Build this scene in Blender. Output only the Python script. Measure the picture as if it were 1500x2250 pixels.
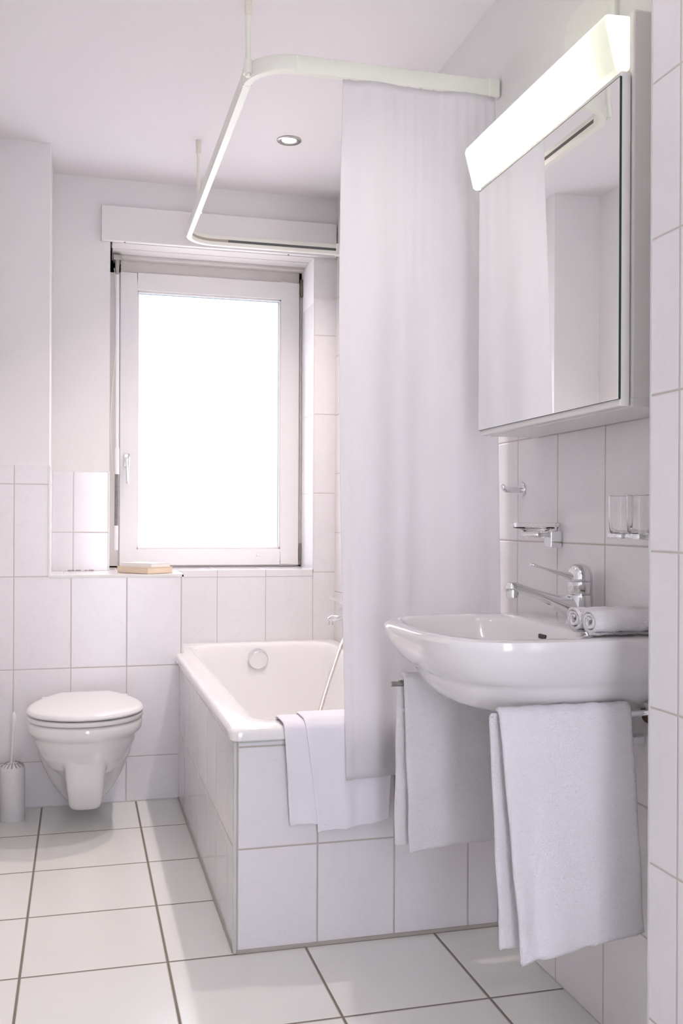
import bpy, bmesh, math, random
from mathutils import Vector, Matrix
from math import sin, cos, pi, radians as R
random.seed(4)
S = bpy.context.scene
for o in list(bpy.data.objects): bpy.data.objects.remove(o)
COL = S.collection

# ------------------------------------------------------------------ camera, world, exposure
YAW, ROLL, FPX, PY, CAMH = R(14.913), R(.2614), 2158.8, 1147.7, 1.04
cd = bpy.data.cameras.new('camera'); cam = bpy.data.objects.new('camera', cd); COL.objects.link(cam)
fw = Vector((sin(YAW), cos(YAW), 0)); rt = Vector((cos(YAW), -sin(YAW), 0)); up = Vector((0, 0, 1))
r2 = rt*cos(ROLL) + up*sin(ROLL); u2 = -rt*sin(ROLL) + up*cos(ROLL)
M = Matrix((r2, u2, -fw)).transposed().to_4x4(); M.translation = Vector((0, 0, CAMH))
cam.matrix_world = M
cd.sensor_fit = 'VERTICAL'; cd.sensor_height = 36; cd.lens = FPX/2250*36; cd.shift_y = (PY-1125)/2250
cd.clip_start = .02
S.camera = cam
w = bpy.data.worlds.new('daylight'); S.world = w; w.use_nodes = True
w.node_tree.nodes['Background'].inputs[0].default_value = (.89, .885, 1.0, 1)
w.node_tree.nodes['Background'].inputs[1].default_value = 5.6
S.view_settings.view_transform = 'Standard'; S.view_settings.look = 'None'
S.view_settings.gamma = 1; S.view_settings.use_curve_mapping = False
S.view_settings.exposure = 0.91

# room numbers (metres)
XR, XL, YB, YL, ZC = 1.0485, -.315, 4.05, 3.726, 2.415
LX, LZ = .378, .842            # ledge right end, ledge height
BX = -.105                     # boxed-in column right face
PX, PYE = .883, 1.396          # projecting pier near the camera
WX0, WX1, WZ1, WY = .114, .953, 2.16, 4.28   # window opening, sash plane
YREAR = -.9
DL = [(.722, 3.468), (.727, 2.891), (.60, 1.25), (-.0, 2.1), (.2, .0)]  # first two hang over the tub; the other three are added unseen fill

def downlight_lamp(x, y, e):
    l = bpy.data.lights.new('downlight_lamp', 'SPOT'); l.energy = e; l.color = (1, .88, .83)
    l.spot_size = R(124); l.spot_blend = 1; l.shadow_soft_size = .024
    o = bpy.data.objects.new('downlight_lamp', l); COL.objects.link(o); o.location = (x, y, ZC-.02)
    return o
for (x, y), e in zip(DL, (24, 21, 4, 7, 2)): downlight_lamp(x, y, e)

# ------------------------------------------------------------------ materials
MATS = {}
def nt(name):
    m = bpy.data.materials.new(name); m.use_nodes = True; MATS[name] = m
    return m, m.node_tree, m.node_tree.nodes['Principled BSDF']
def simple(name, col, rough=.5, metal=0, coat=0, bump=0, bscale=80, tint=0, tscale=4, spec=.5, bdist=.001):
    m, t, b = nt(name)
    b.inputs['Base Color'].default_value = (*col, 1); b.inputs['Roughness'].default_value = rough
    b.inputs['Metallic'].default_value = metal; b.inputs['Coat Weight'].default_value = coat
    b.inputs['Coat Roughness'].default_value = .04; b.inputs['Specular IOR Level'].default_value = spec
    tc = t.nodes.new('ShaderNodeTexCoord')
    n = t.nodes.new('ShaderNodeTexNoise'); n.inputs['Scale'].default_value = tscale; n.inputs['Detail'].default_value = 4
    t.links.new(tc.outputs['Object'], n.inputs['Vector'])
    mx = t.nodes.new('ShaderNodeMix'); mx.data_type = 'RGBA'
    mx.inputs[6].default_value = (*[c*(1-tint) for c in col], 1); mx.inputs[7].default_value = (*col, 1)
    t.links.new(n.outputs['Fac'], mx.inputs[0]); t.links.new(mx.outputs[2], b.inputs['Base Color'])
    if bump:
        n2 = t.nodes.new('ShaderNodeTexNoise'); n2.inputs['Scale'].default_value = bscale; n2.inputs['Detail'].default_value = 5
        t.links.new(tc.outputs['Object'], n2.inputs['Vector'])
        bp = t.nodes.new('ShaderNodeBump'); bp.inputs['Strength'].default_value = bump; bp.inputs['Distance'].default_value = bdist
        t.links.new(n2.outputs['Fac'], bp.inputs['Height']); t.links.new(bp.outputs[0], b.inputs['Normal'])
    return m

def tile(name, au, u0, du, av, v0, dv, gw, col, gcol, rough=.12, vein=.05, bumpd=.0012, vcol=(.55, .53, .60)):
    """glazed tiles: joints every du/dv from u0/v0 along two axes of the room, faint marbling"""
    m, t, b = nt(name); L = t.links; N = t.nodes
    tc = N.new('ShaderNodeTexCoord'); sp = N.new('ShaderNodeSeparateXYZ'); L.new(tc.outputs['Object'], sp.inputs[0])
    def mt(op, a, c=None, clamp=False):
        n = N.new('ShaderNodeMath'); n.operation = op; n.use_clamp = clamp
        for i, v in enumerate((a, c)):
            if v is None: continue
            if isinstance(v, (int, float)): n.inputs[i].default_value = v
            else: L.new(v, n.inputs[i])
        return n.outputs[0]
    ds = []; ids = []
    for ax, o0, d in ((au, u0, du), (av, v0, dv)):
        q = mt('DIVIDE', mt('SUBTRACT', sp.outputs[ax], o0), d)
        f = mt('FRACT', mt('ADD', q, 50.0)); ids.append(mt('FLOOR', mt('ADD', q, 50.0)))
        ds.append(mt('MULTIPLY', mt('MINIMUM', f, mt('SUBTRACT', 1.0, f)), d))
    dist = mt('MINIMUM', ds[0], ds[1])
    mask = mt('DIVIDE', mt('SUBTRACT', dist, gw/2-.0003), .0008, True)      # 0 joint .. 1 tile
    edge = mt('DIVIDE', mt('SUBTRACT', dist, gw/2-.0002), .0022, True)
    # marbling shifted per tile
    cmb = N.new('ShaderNodeCombineXYZ'); L.new(mt('MULTIPLY', ids[0], 3.7), cmb.inputs[0]); L.new(mt('MULTIPLY', ids[1], 5.3), cmb.inputs[1])
    va = N.new('ShaderNodeVectorMath'); va.operation = 'ADD'; L.new(tc.outputs['Object'], va.inputs[0]); L.new(cmb.outputs[0], va.inputs[1])
    n = N.new('ShaderNodeTexNoise'); n.inputs['Scale'].default_value = 7; n.inputs['Detail'].default_value = 6; n.inputs['Distortion'].default_value = 1.2
    L.new(va.outputs[0], n.inputs['Vector'])
    cr = N.new('ShaderNodeValToRGB'); cr.color_ramp.elements[0].position = .47; cr.color_ramp.elements[1].position = .53
    cr.color_ramp.elements[0].color = (0, 0, 0, 1); cr.color_ramp.elements[1].color = (0, 0, 0, 1)
    e = cr.color_ramp.elements.new(.5); e.color = (1, 1, 1, 1)
    L.new(n.outputs['Fac'], cr.inputs[0])
    n3 = N.new('ShaderNodeTexNoise'); n3.inputs['Scale'].default_value = 4.5; n3.inputs['Detail'].default_value = 3; L.new(va.outputs[0], n3.inputs['Vector'])
    vf = mt('MULTIPLY', mt('ADD', mt('MULTIPLY', cr.outputs[0], .7), mt('MULTIPLY', n3.outputs['Fac'], .9)), vein*2)
    mv = N.new('ShaderNodeMix'); mv.data_type = 'RGBA'; mv.inputs[6].default_value = (*col, 1); mv.inputs[7].default_value = (*vcol, 1)
    L.new(vf, mv.inputs[0])
    mx = N.new('ShaderNodeMix'); mx.data_type = 'RGBA'; mx.inputs[6].default_value = (*gcol, 1)
    L.new(mask, mx.inputs[0]); L.new(mv.outputs[2], mx.inputs[7]); L.new(mx.outputs[2], b.inputs['Base Color'])
    rr = N.new('ShaderNodeMix'); rr.inputs[2].default_value = .8; rr.inputs[3].default_value = rough; L.new(mask, rr.inputs[0]); L.new(rr.outputs[0], b.inputs['Roughness'])
    bp = N.new('ShaderNodeBump'); bp.inputs['Strength'].default_value = .6; bp.inputs['Distance'].default_value = bumpd
    n4 = N.new('ShaderNodeTexNoise'); n4.inputs['Scale'].default_value = 14; L.new(tc.outputs['Object'], n4.inputs['Vector'])
    L.new(mt('ADD', edge, mt('MULTIPLY', n4.outputs['Fac'], .25)), bp.inputs['Height']); L.new(bp.outputs[0], b.inputs['Normal'])
    return m

TC = (.83, .815, .835); GC = (.56, .51, .48)
T_back = tile('tiles_back', 0, .549, .2025, 2, .828, .3345, .0026, TC, GC)
T_ledge = tile('tiles_ledge', 0, .170, .1995, 2, .502, .3355, .0028, TC, GC, rough=.2)
T_strip = tile('tiles_strip', 0, -.025, .2025, 2, .995, .334, .003, TC, (.62, .58, .56))
T_reveal = tile('tiles_reveal', 1, 4.05, .5, 2, .828, .3345, .0026, TC, GC)
T_sill = tile('tiles_sill', 0, .549, .2025, 1, 4.05, .5, .0026, TC, GC)
T_front = tile('tiles_tub_front', 0, .569, .1985, 2, .2495, .247, .0040, (.82, .80, .82), (.50, .46, .42))
T_side = tile('tiles_tub_side', 1, 2.477, .2085, 2, .2495, .247, .0035, TC, GC, rough=.07)
T_right = tile('tiles_right', 1, 1.822, .2095, 2, .996, .249, .0032, (.82, .80, .80), (.50, .46, .42))
T_pier = tile('tiles_pier', 1, 1.317, .2095, 2, .996, .249, .0032, (.77, .75, .76), (.50, .46, .42))  # right-wall tile with the pier's dimmer light darkened into its colour
T_floor = tile('tiles_floor', 0, .2055, .3333, 1, 1.994, .352, .0058, (.80, .80, .775), (.22, .19, .155), rough=.16, vein=.03, bumpd=.002, vcol=(.6, .62, .62))
M_plaster = simple('plaster', (.825, .81, .81), .9, bump=.5, bscale=160, tint=.02)
M_ceil = simple('ceiling_paint', (.83, .805, .82), .95, bump=.15, bscale=90, tint=.01)
M_trim = simple('trim_white', (.78, .78, .77), .35, tint=.03)
M_trimg = simple('trim_grey', (.60, .62, .60), .35, tint=.05)
M_ceramic = simple('ceramic', (.80, .79, .79), .10, coat=.6, tint=.01)
M_enamel = simple('enamel', (.885, .87, .87), .09, coat=.6, tint=.01)
M_plastic = simple('white_plastic', (.79, .78, .785), .25, tint=.01)
M_cream = simple('cream_plastic', (.82, .78, .68), .4, tint=.02)
M_rail = simple('rail_white', (.86, .86, .79), .35, tint=.02)
M_slot = simple('dark_slot', (.10, .105, .10), .5)
M_brass = simple('grey_slot', (.42, .37, .30), .5)
M_chrome = simple('chrome', (.80, .81, .82), .07, metal=1, tint=.02)
M_steel = simple('brushed_steel', (.42, .40, .38), .3, metal=1, tint=.1, tscale=30)
M_bronze = simple('old_metal', (.22, .20, .16), .5, metal=.6, tint=.5, tscale=60)
M_rust = simple('dirty_metal', (.30, .29, .27), .5, metal=.5, tint=.6, tscale=90)
M_paint = simple('window_paint', (.83, .81, .81), .35, tint=.03, tscale=3)
M_paint2 = simple('aged_paint', (.72, .68, .66), .5, tint=.12, tscale=12)
M_cab = simple('cabinet_lacquer', (.74, .725, .70), .22, tint=.01)
M_mirror = simple('mirror_glass', (.90, .905, .90), .0, metal=1)
M_mirredge = simple('mirror_edge', (.02, .05, .04), .15)
M_black = simple('black_rubber', (.03, .03, .03), .5)
M_copper = simple('brown_pipe', (.25, .13, .08), .45)
M_pages = simple('book_pages', (.80, .66, .50), .8, tint=.10, tscale=20)
M_bookw = simple('book_white', (.88, .87, .86), .5, tint=.02)
M_patch = simple('rough_patch', (.84, .84, .80), .5, bump=1, bscale=45, bdist=.004)
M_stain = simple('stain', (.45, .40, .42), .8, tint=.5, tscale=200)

def glassmat():
    m, t, b = nt('clear_glass')
    b.inputs['Base Color'].default_value = (1, 1, 1, 1); b.inputs['Roughness'].default_value = .02
    b.inputs['Transmission Weight'].default_value = 1; b.inputs['IOR'].default_value = 1.45
    return m
M_glass = glassmat()
def frosted():
    m, t, b = nt('frosted_pane'); t.nodes.remove(b)
    tc = t.nodes.new('ShaderNodeTexCoord'); n = t.nodes.new('ShaderNodeTexNoise'); n.inputs['Scale'].default_value = 2
    t.links.new(tc.outputs['Object'], n.inputs['Vector'])
    mx = t.nodes.new('ShaderNodeMix'); mx.data_type = 'RGBA'; mx.inputs[6].default_value = (.66, .67, .66, 1); mx.inputs[7].default_value = (.70, .70, .69, 1)
    t.links.new(n.outputs['Fac'], mx.inputs[0])
    tr = t.nodes.new('ShaderNodeBsdfTranslucent'); t.links.new(mx.outputs[2], tr.inputs[0])
    g = t.nodes.new('ShaderNodeBsdfDiffuse'); g.inputs[0].default_value = (.75, .78, .8, 1)
    a = t.nodes.new('ShaderNodeMixShader'); a.inputs[0].default_value = .12
    t.links.new(tr.outputs[0], a.inputs[1]); t.links.new(g.outputs[0], a.inputs[2])
    t.links.new(a.outputs[0], t.nodes['Material Output'].inputs[0])
    return m
M_pane = frosted()
def fabric(name, col, trans, bump, bscale, bands=None, bd=.0012):
    m, t, b = nt(name); L = t.links
    b.inputs['Base Color'].default_value = (*col, 1); b.inputs['Roughness'].default_value = .9
    b.inputs['Sheen Weight'].default_value = .15; b.inputs['Specular IOR Level'].default_value = .15
    tc = t.nodes.new('ShaderNodeTexCoord')
    n = t.nodes.new('ShaderNodeTexNoise'); n.inputs['Scale'].default_value = bscale; n.inputs['Detail'].default_value = 3
    L.new(tc.outputs['Object'], n.inputs['Vector'])
    h = n.outputs['Fac']
    if bands:
        sp = t.nodes.new('ShaderNodeSeparateXYZ'); L.new(tc.outputs['Object'], sp.inputs[0])
        for z0, hw in bands:
            c = t.nodes.new('ShaderNodeMath'); c.operation = 'COMPARE'; L.new(sp.outputs[2], c.inputs[0]); c.inputs[1].default_value = z0; c.inputs[2].default_value = hw
            s2 = t.nodes.new('ShaderNodeMath'); s2.operation = 'MULTIPLY'; L.new(c.outputs[0], s2.inputs[0]); s2.inputs[1].default_value = -.9
            ad = t.nodes.new('ShaderNodeMath'); ad.operation = 'ADD'; L.new(h, ad.inputs[0]); L.new(s2.outputs[0], ad.inputs[1]); h = ad.outputs[0]
    bp = t.nodes.new('ShaderNodeBump'); bp.inputs['Strength'].default_value = bump; bp.inputs['Distance'].default_value = bd
    L.new(h, bp.inputs['Height']); L.new(bp.outputs[0], b.inputs['Normal'])
    if trans:
        tr = t.nodes.new('ShaderNodeBsdfTranslucent'); tr.inputs[0].default_value = (*col, 1)
        a = t.nodes.new('ShaderNodeMixShader'); a.inputs[0].default_value = trans
        L.new(b.outputs[0], a.inputs[1]); L.new(tr.outputs[0], a.inputs[2]); L.new(a.outputs[0], t.nodes['Material Output'].inputs[0])
    return m
M_curtain = fabric('curtain_cloth', (.89, .88, .90), .46, .1, 300)
M_terry = fabric('terry', (.89, .88, .91), .05, .9, 420, [(.335, .004), (.305, .004), (.375, .003)], .0034)
M_terry2 = fabric('terry_far', (.88, .87, .89), .05, .9, 420, [(.40, .004), (.36, .003)], .0034)
M_mat = fabric('flat_weave', (.88, .86, .92), .05, .35, 500, [(.405, .003)], .001)
M_roll = fabric('terry_roll', (.89, .88, .90), .05, .9, 420, None, .0034)
def emis(name, col, s):
    m, t, b = nt(name); b.inputs['Base Color'].default_value = (.9, .9, .88, 1)
    b.inputs['Emission Color'].default_value = (*col, 1); b.inputs['Emission Strength'].default_value = s
    return m
M_bulb = emis('lamp_lens', (1, .85, .72), 6)

# ------------------------------------------------------------------ mesh helpers
def bm_box(bm, x0, x1, y0, y1, z0, z1):
    r = bmesh.ops.create_cube(bm, size=1)
    for v in r['verts']:
        v.co = Vector((x0 + (v.co.x+.5)*(x1-x0), y0 + (v.co.y+.5)*(y1-y0), z0 + (v.co.z+.5)*(z1-z0)))
    return r['verts']
def bm_tube(bm, p0, p1, r0, r1=None, n=24, caps=True):
    p0, p1 = Vector(p0), Vector(p1); r1 = r0 if r1 is None else r1
    q = (p1-p0).to_track_quat('Z', 'Y').to_matrix()
    a = [bm.verts.new(p0 + q @ Vector((r0*cos(2*pi*i/n), r0*sin(2*pi*i/n), 0))) for i in range(n)]
    b = [bm.verts.new(p1 + q @ Vector((r1*cos(2*pi*i/n), r1*sin(2*pi*i/n), 0))) for i in range(n)]
    for i in range(n): bm.faces.new((a[i], a[(i+1) % n], b[(i+1) % n], b[i]))
    if caps: bm.faces.new(a[::-1]); bm.faces.new(b)
def bm_path(bm, pts, rad, n=14):
    """round tube along a path; rad may be a list"""
    pts = [Vector(p) for p in pts]; rings = []
    for i, p in enumerate(pts):
        d = (pts[min(i+1, len(pts)-1)]-pts[max(i-1, 0)]).normalized()
        a = d.orthogonal() if i == 0 else (a - d*a.dot(d)); a = a.normalized(); c = d.cross(a)
        r = rad[i] if isinstance(rad, list) else rad
        rings.append([bm.verts.new(p + a*r*cos(2*pi*k/n) + c*r*sin(2*pi*k/n)) for k in range(n)])
    for A, B in zip(rings, rings[1:]):
        for k in range(n): bm.faces.new((A[k], A[(k+1) % n], B[(k+1) % n], B[k]))
    bm.faces.new(rings[0][::-1]); bm.faces.new(rings[-1])
def bm_loft(bm, rings, close0=True, close1=True):
    V = [[bm.verts.new(p) for p in r] for r in rings]; n = len(V[0])
    for A, B in zip(V, V[1:]):
        for k in range(n): bm.faces.new((A[k], A[(k+1) % n], B[(k+1) % n], B[k]))
    if close0: bm.faces.new(V[0][::-1])
    if close1: bm.faces.new(V[-1])
def bm_lathe(bm, prof, cx, cy, n=40):
    rings = [[Vector((cx+r*cos(2*pi*k/n), cy+r*sin(2*pi*k/n), z)) for k in range(n)] for r, z in prof]
    bm_loft(bm, rings)
def bm_sphere(bm, c, r, sz=(1, 1, 1)):
    q = bmesh.ops.create_uvsphere(bm, u_segments=24, v_segments=16, radius=r)
    for v in q['verts']: v.co = Vector((v.co.x*sz[0], v.co.y*sz[1], v.co.z*sz[2])) + Vector(c)
def obj(name, bm, mat, parent=None, bevel=0, smooth=False, seg=2, label=None, recalc=True):
    if recalc: bmesh.ops.recalc_face_normals(bm, faces=bm.faces)
    me = bpy.data.meshes.new(name); bm.to_mesh(me); bm.free()
    for mm in (mat if isinstance(mat, (list, tuple)) else [mat]): me.materials.append(mm)
    o = bpy.data.objects.new(name, me); COL.objects.link(o)
    if parent:
        o.parent = parent; o.matrix_parent_inverse = Matrix.Translation(-parent.location) if not parent.rotation_euler.z else (Matrix.Translation(parent.location) @ parent.rotation_euler.to_matrix().to_4x4()).inverted()
    if bevel:
        b = o.modifiers.new('bevel', 'BEVEL'); b.width = bevel; b.segments = seg; b.limit_method = 'ANGLE'; b.angle_limit = R(35)
    if smooth:
        for p in me.polygons: p.use_smooth = True
    if smooth == 'auto' or bevel:
        for p in me.polygons: p.use_smooth = True
        wn = o.modifiers.new('wn', 'WEIGHTED_NORMAL') if bevel else None
        try: me.set_sharp_from_angle(angle=R(42))
        except Exception: pass
    if label: o['label'] = label
    return o
def box(name, x0, x1, y0, y1, z0, z1, mat, parent=None, bevel=0, label=None, seg=2):
    bm = bmesh.new(); bm_box(bm, x0, x1, y0, y1, z0, z1); return obj(name, bm, mat, parent, bevel, label=label, seg=seg)
def tube(name, p0, p1, r, mat, parent=None, r1=None, n=28, bevel=0, label=None):
    bm = bmesh.new(); bm_tube(bm, p0, p1, r, r1, n); return obj(name, bm, mat, parent, bevel, 'auto', label=label)
def path(name, pts, r, mat, parent=None, n=14, label=None):
    bm = bmesh.new(); bm_path(bm, pts, r, n); return obj(name, bm, mat, parent, 0, 'auto', label=label)
def tag(o, label=None, cat=None, group=None, kind=None):
    if label: o['label'] = label
    if cat: o['category'] = cat
    if group: o['group'] = group
    if kind: o['kind'] = kind
    return o
def thing(name, label, cat, loc, group=None):
    o = bpy.data.objects.new(name, None); COL.objects.link(o); o.location = loc; o.empty_display_size = .05
    return tag(o, label, cat, group)
def struct(name, x0, x1, y0, y1, z0, z1, mat, bevel=0, parent=None):
    o = box(name, x0, x1, y0, y1, z0, z1, mat, parent, bevel)
    if not parent: o['kind'] = 'structure'
    return o

# ------------------------------------------------------------------ the room
struct('floor', XL-.2, XR+.2, YREAR, YB+.3, -.1, 0, T_floor)
bm = bmesh.new()
for a in ((XL-.12, .06, 0, ZC), (.49, PX+.1, 0, ZC), (.06, .49, 2.05, ZC)): bm_box(bm, a[0], a[1], YREAR-.1, YREAR, a[2], a[3])  # unseen wall; its opening is added and sized to let in fill light
tag(obj('wall_front', bm, M_plaster), kind='structure')
struct('ceiling', XL-.2, XR+.2, YREAR, YB+.5, ZC, ZC+.1, M_ceil)
struct('wall_left', XL-.12, XL, YREAR, YB+.3, 0, ZC, M_plaster)
tw = .006                                   # tiles stand this far off the plaster
struct('wall_right', XR+.003, XR+.15, YREAR, YB+.4, 0, ZC, M_plaster)
struct('wall_right', XR, XR+.004, PYE-.1, YB, 0, 1.992, T_right)
struct('wall_pier', PX+.003, XR+.003, YREAR, PYE-.003, 0, ZC, M_plaster)
struct('wall_pier', PX, PX+.004, YREAR, PYE-.0045, 0, 1.992, T_pier)
struct('trim_1', PX-.0006, PX+.010, PYE-.0045, PYE+.001, 0, 1.994, M_trimg, .0008)
# back wall round the window opening
bm = bmesh.new()
for a in ((XL-.12, WX0, 0, ZC), (WX1, XR+.15, 0, ZC), (WX0, WX1, 0, LZ-.02), (WX0, WX1, 2.22, ZC)):
    bm_box(bm, a[0], a[1], YB+.003, YB+.30, a[2], a[3])
tag(obj('wall_back', bm, M_plaster), kind='structure')
bm = bmesh.new()
bm_box(bm, LX-.01, XR, YB-.002, YB+.004, .50, .828)
bm_box(bm, WX1+.002, XR, YB-.002, YB+.004, .828, 1.986)
tag(obj('wall_back', bm, T_back), kind='structure')
struct('wall_back', BX, WX0-.005, YB-.004, YB+.004, LZ, 1.236, T_strip, .001)
struct('trim_2', WX0-.006, WX0+.0015, YB-.006, YB+.006, LZ, 1.240, M_trim, .001)
struct('trim_3', WX1-.0015, WX1+.003, YB-.004, YB+.004, LZ-.002, 1.988, M_trim, .001)
struct('wall_reveal', WX1-.001, WX1+.004, YB+.003, WY-.012, LZ, 1.968, T_reveal)
struct('sill', WX0, WX1, YB-.004, WY, LZ-.03, LZ, T_sill, .002)
# low boxed ledge, and the column boxed in at the left
struct('wall_ledge', XL, LX, YL, YB+.01, 0, LZ-.010, T_ledge)
struct('wall_ledge', XL, LX, YL+.002, YB+.003, LZ-.010, LZ, T_sill, .001)
struct('trim_4', BX, LX+.0015, YL-.0015, YL+.006, LZ-.010, LZ+.0008, M_trim, .001)
struct('trim_5', LX-.006, LX+.0015, YL-.0015, YL+.006, .545, LZ, M_trim, .001)
struct('trim_6', LX-.006, LX+.0014, YL, YB, LZ-.008, LZ+.0008, M_trim, .001)
struct('wall_column', XL, BX-.003, YL+.003, YB+.003, LZ-.01, ZC, M_plaster)
struct('wall_column', XL, BX, YL-.001, YB, LZ-.01, 1.241, T_ledge)
struct('trim_7', BX-.006, BX+.0015, YL-.003, YL+.004, LZ-.006, 1.243, M_trim, .001)
# grey sealant lines at the floor
struct('baseboard_back', XL, .364, YL-.003, YL, 0, .004, M_trimg)

# ------------------------------------------------------------------ window
win = thing('window_1', None, None, (.55, WY, LZ)); win['kind'] = 'structure'
bm = bmesh.new()          # fixed frame
for a in ((WX0, .166, LZ, WZ1+.02), (.938, WX1, LZ, WZ1+.02), (WX0, WX1, 2.095, WZ1+.02), (WX0, WX1, LZ-.01, .852)):
    bm_box(bm, a[0], a[1], WY+.002, WY+.07, a[2], a[3])
obj('window_frame', bm, M_paint2, win, .002)
SX0, SX1, SZ0, SZ1 = .163, .939, .851, 2.101; GX0, GX1, GZ0, GZ1 = .232, .858, .922, 2.024
bm = bmesh.new()
for a in ((SX0, GX0, SZ0, SZ1), (GX1, SX1, SZ0, SZ1), (GX0, GX1, SZ0, GZ0), (GX0, GX1, GZ1, SZ1)):
    bm_box(bm, a[0], a[1], WY-.012, WY+.045, a[2], a[3])
bmesh.ops.remove_doubles(bm, verts=bm.verts, dist=1e-5)
sash = obj('sash', bm, M_paint, win, .0025)
bm = bmesh.new()          # glazing bead
for a in ((GX0, GX0+.009, GZ0, GZ1), (GX1-.009, GX1, GZ0, GZ1), (GX0, GX1, GZ0, GZ0+.009), (GX0, GX1, GZ1-.009, GZ1)):
    bm_box(bm, a[0], a[1], WY-.006, WY+.03, a[2], a[3])
obj('glazing_bead', bm, M_paint, sash, .002)
box('pane', GX0+.004, GX1-.004, WY+.010, WY+.014, GZ0+.004, GZ1-.004, M_pane, sash)
bm = bmesh.new()
for a in ((GX1-.012, GX1-.009, GZ0+.01, GZ1-.01), (GX0+.01, GX1-.01, GZ1-.012, GZ1-.009)): bm_box(bm, a[0], a[1], WY+.004, WY+.009, a[2], a[3])
obj('gasket', bm, simple('gasket_blue', (.35, .45, .52), .5), sash)
hd = box('window_handle', .180, .205, WY-.020, WY-.012, 1.272, 1.327, M_chrome, sash, .003)
bm = bmesh.new(); bm_tube(bm, (.193, WY-.015, 1.302), (.193, WY-.045, 1.302), .009, .008)
bm_loft(bm, [[Vector((.1935+wx*cos(a), WY-.045+wy*sin(a), z)) for a in [2*pi*k/16 for k in range(16)]] for wx, wy, z in ((.010, .007, 1.312), (.011, .008, 1.300), (.009, .007, 1.285), (.0065, .006, 1.262), (.0055, .005, 1.230), (.005, .0045, 1.202), (.003, .003, 1.198))])
obj('grip', bm, M_chrome, hd, 0, 'auto')
bm = bmesh.new()
bm_tube(bm, (.950, WY-.016, 2.04), (.950, WY-.016, 2.115), .009); obj('hinge', bm, M_bronze, win, 0, 'auto', label='dark metal hinge')
bm = bmesh.new(); bm_tube(bm, (.9485, WY-.012, .855), (.9485, WY-.012, .945), .008); bm_box(bm, .942, .955, WY-.016, WY, .87, .93)
obj('hinge', bm, M_rust, win, .001, label='dirty lower hinge')
bm = bmesh.new(); bm_box(bm, .944, .9515, WY-.004, WY+.003, .945, 2.04); obj('seal', bm, simple('old_seal', (.76, .71, .66), .7, tint=.25, tscale=20), win)
bm = bmesh.new(); bm_tube(bm, (.757, WY-.012, .897), (.757, WY-.016, .897), .008, .007); obj('stop_button', bm, M_paint, sash, .001)
# soffit boards and shutter box
bm = bmesh.new()
bm_box(bm, WX0+.008, WX1, YB+.006, YB+.088, WZ1, WZ1+.02)
bm_box(bm, WX0+.012, WX1, YB+.094, YB+.175, WZ1, WZ1+.02)
bm_box(bm, WX0+.012, WX1, YB+.18, WY+.01, WZ1-.012, WZ1+.02)
tag(obj('trim_8', bm, M_paint2, None, .002), kind='structure')
struct('trim_9', WX0, WX1, YB+.003, WY+.07, WZ1+.02, WZ1+.065, M_slot)  # dark colour paints the shade seen through the soffit board gaps
sb = thing('roller_shutter_box', 'long white roller shutter box fixed across the wall above the window', 'shutter box', (.56, YB, WZ1))
box('box_cover', .079, XR-.002, YB-.022, YB+.002, WZ1+.002, 2.302, M_paint, sb, .002)
bm = bmesh.new()
for x, y, z in ((.17, YB-.001, WZ1-.001), (.84, YB-.001, WZ1-.001)): tube('screw', (x, y-.01, z), (x, y-.01, z+.004), .003, M_bronze, sb, n=10)
bm.free()
ck = thing('shutter_crank', 'long white crank rod for the roller shutter hanging at the left of the window', 'crank', (.149, 4.2, .95))
CX, CY = .147, 4.20
box('bracket', CX-.016, CX+.016, CY-.012, CY+.06, 2.128, 2.150, M_steel, ck, .002)
tube('joint', (CX, CY, 2.13), (CX, CY, 2.068), .010, M_steel, ck, .007)
tube('rod', (CX, CY, 2.075), (CX+.002, CY, 1.34), .0065, M_plastic, ck)
tube('grip', (CX+.001, CY, 1.345), (CX+.002, CY, 1.236), .0095, M_plastic, ck)
tube('crank_handle', (CX+.001, CY, 1.238), (CX+.0, CY, 1.02), .0075, M_rust, ck, label='bare metal section')
tube('lower_grip', (CX, CY, 1.022), (CX-.001, CY, .92), .0085, M_plastic, ck)
cp = [(CX-.012+.012*sin(k*.35), CY+.02, 2.10-.049*k) for k in range(19)]
tag(path('pull_cord', cp, .0016, M_cream, None, 8), 'thin pale cord hanging beside the shutter crank rod left of the window', 'cord')

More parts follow.
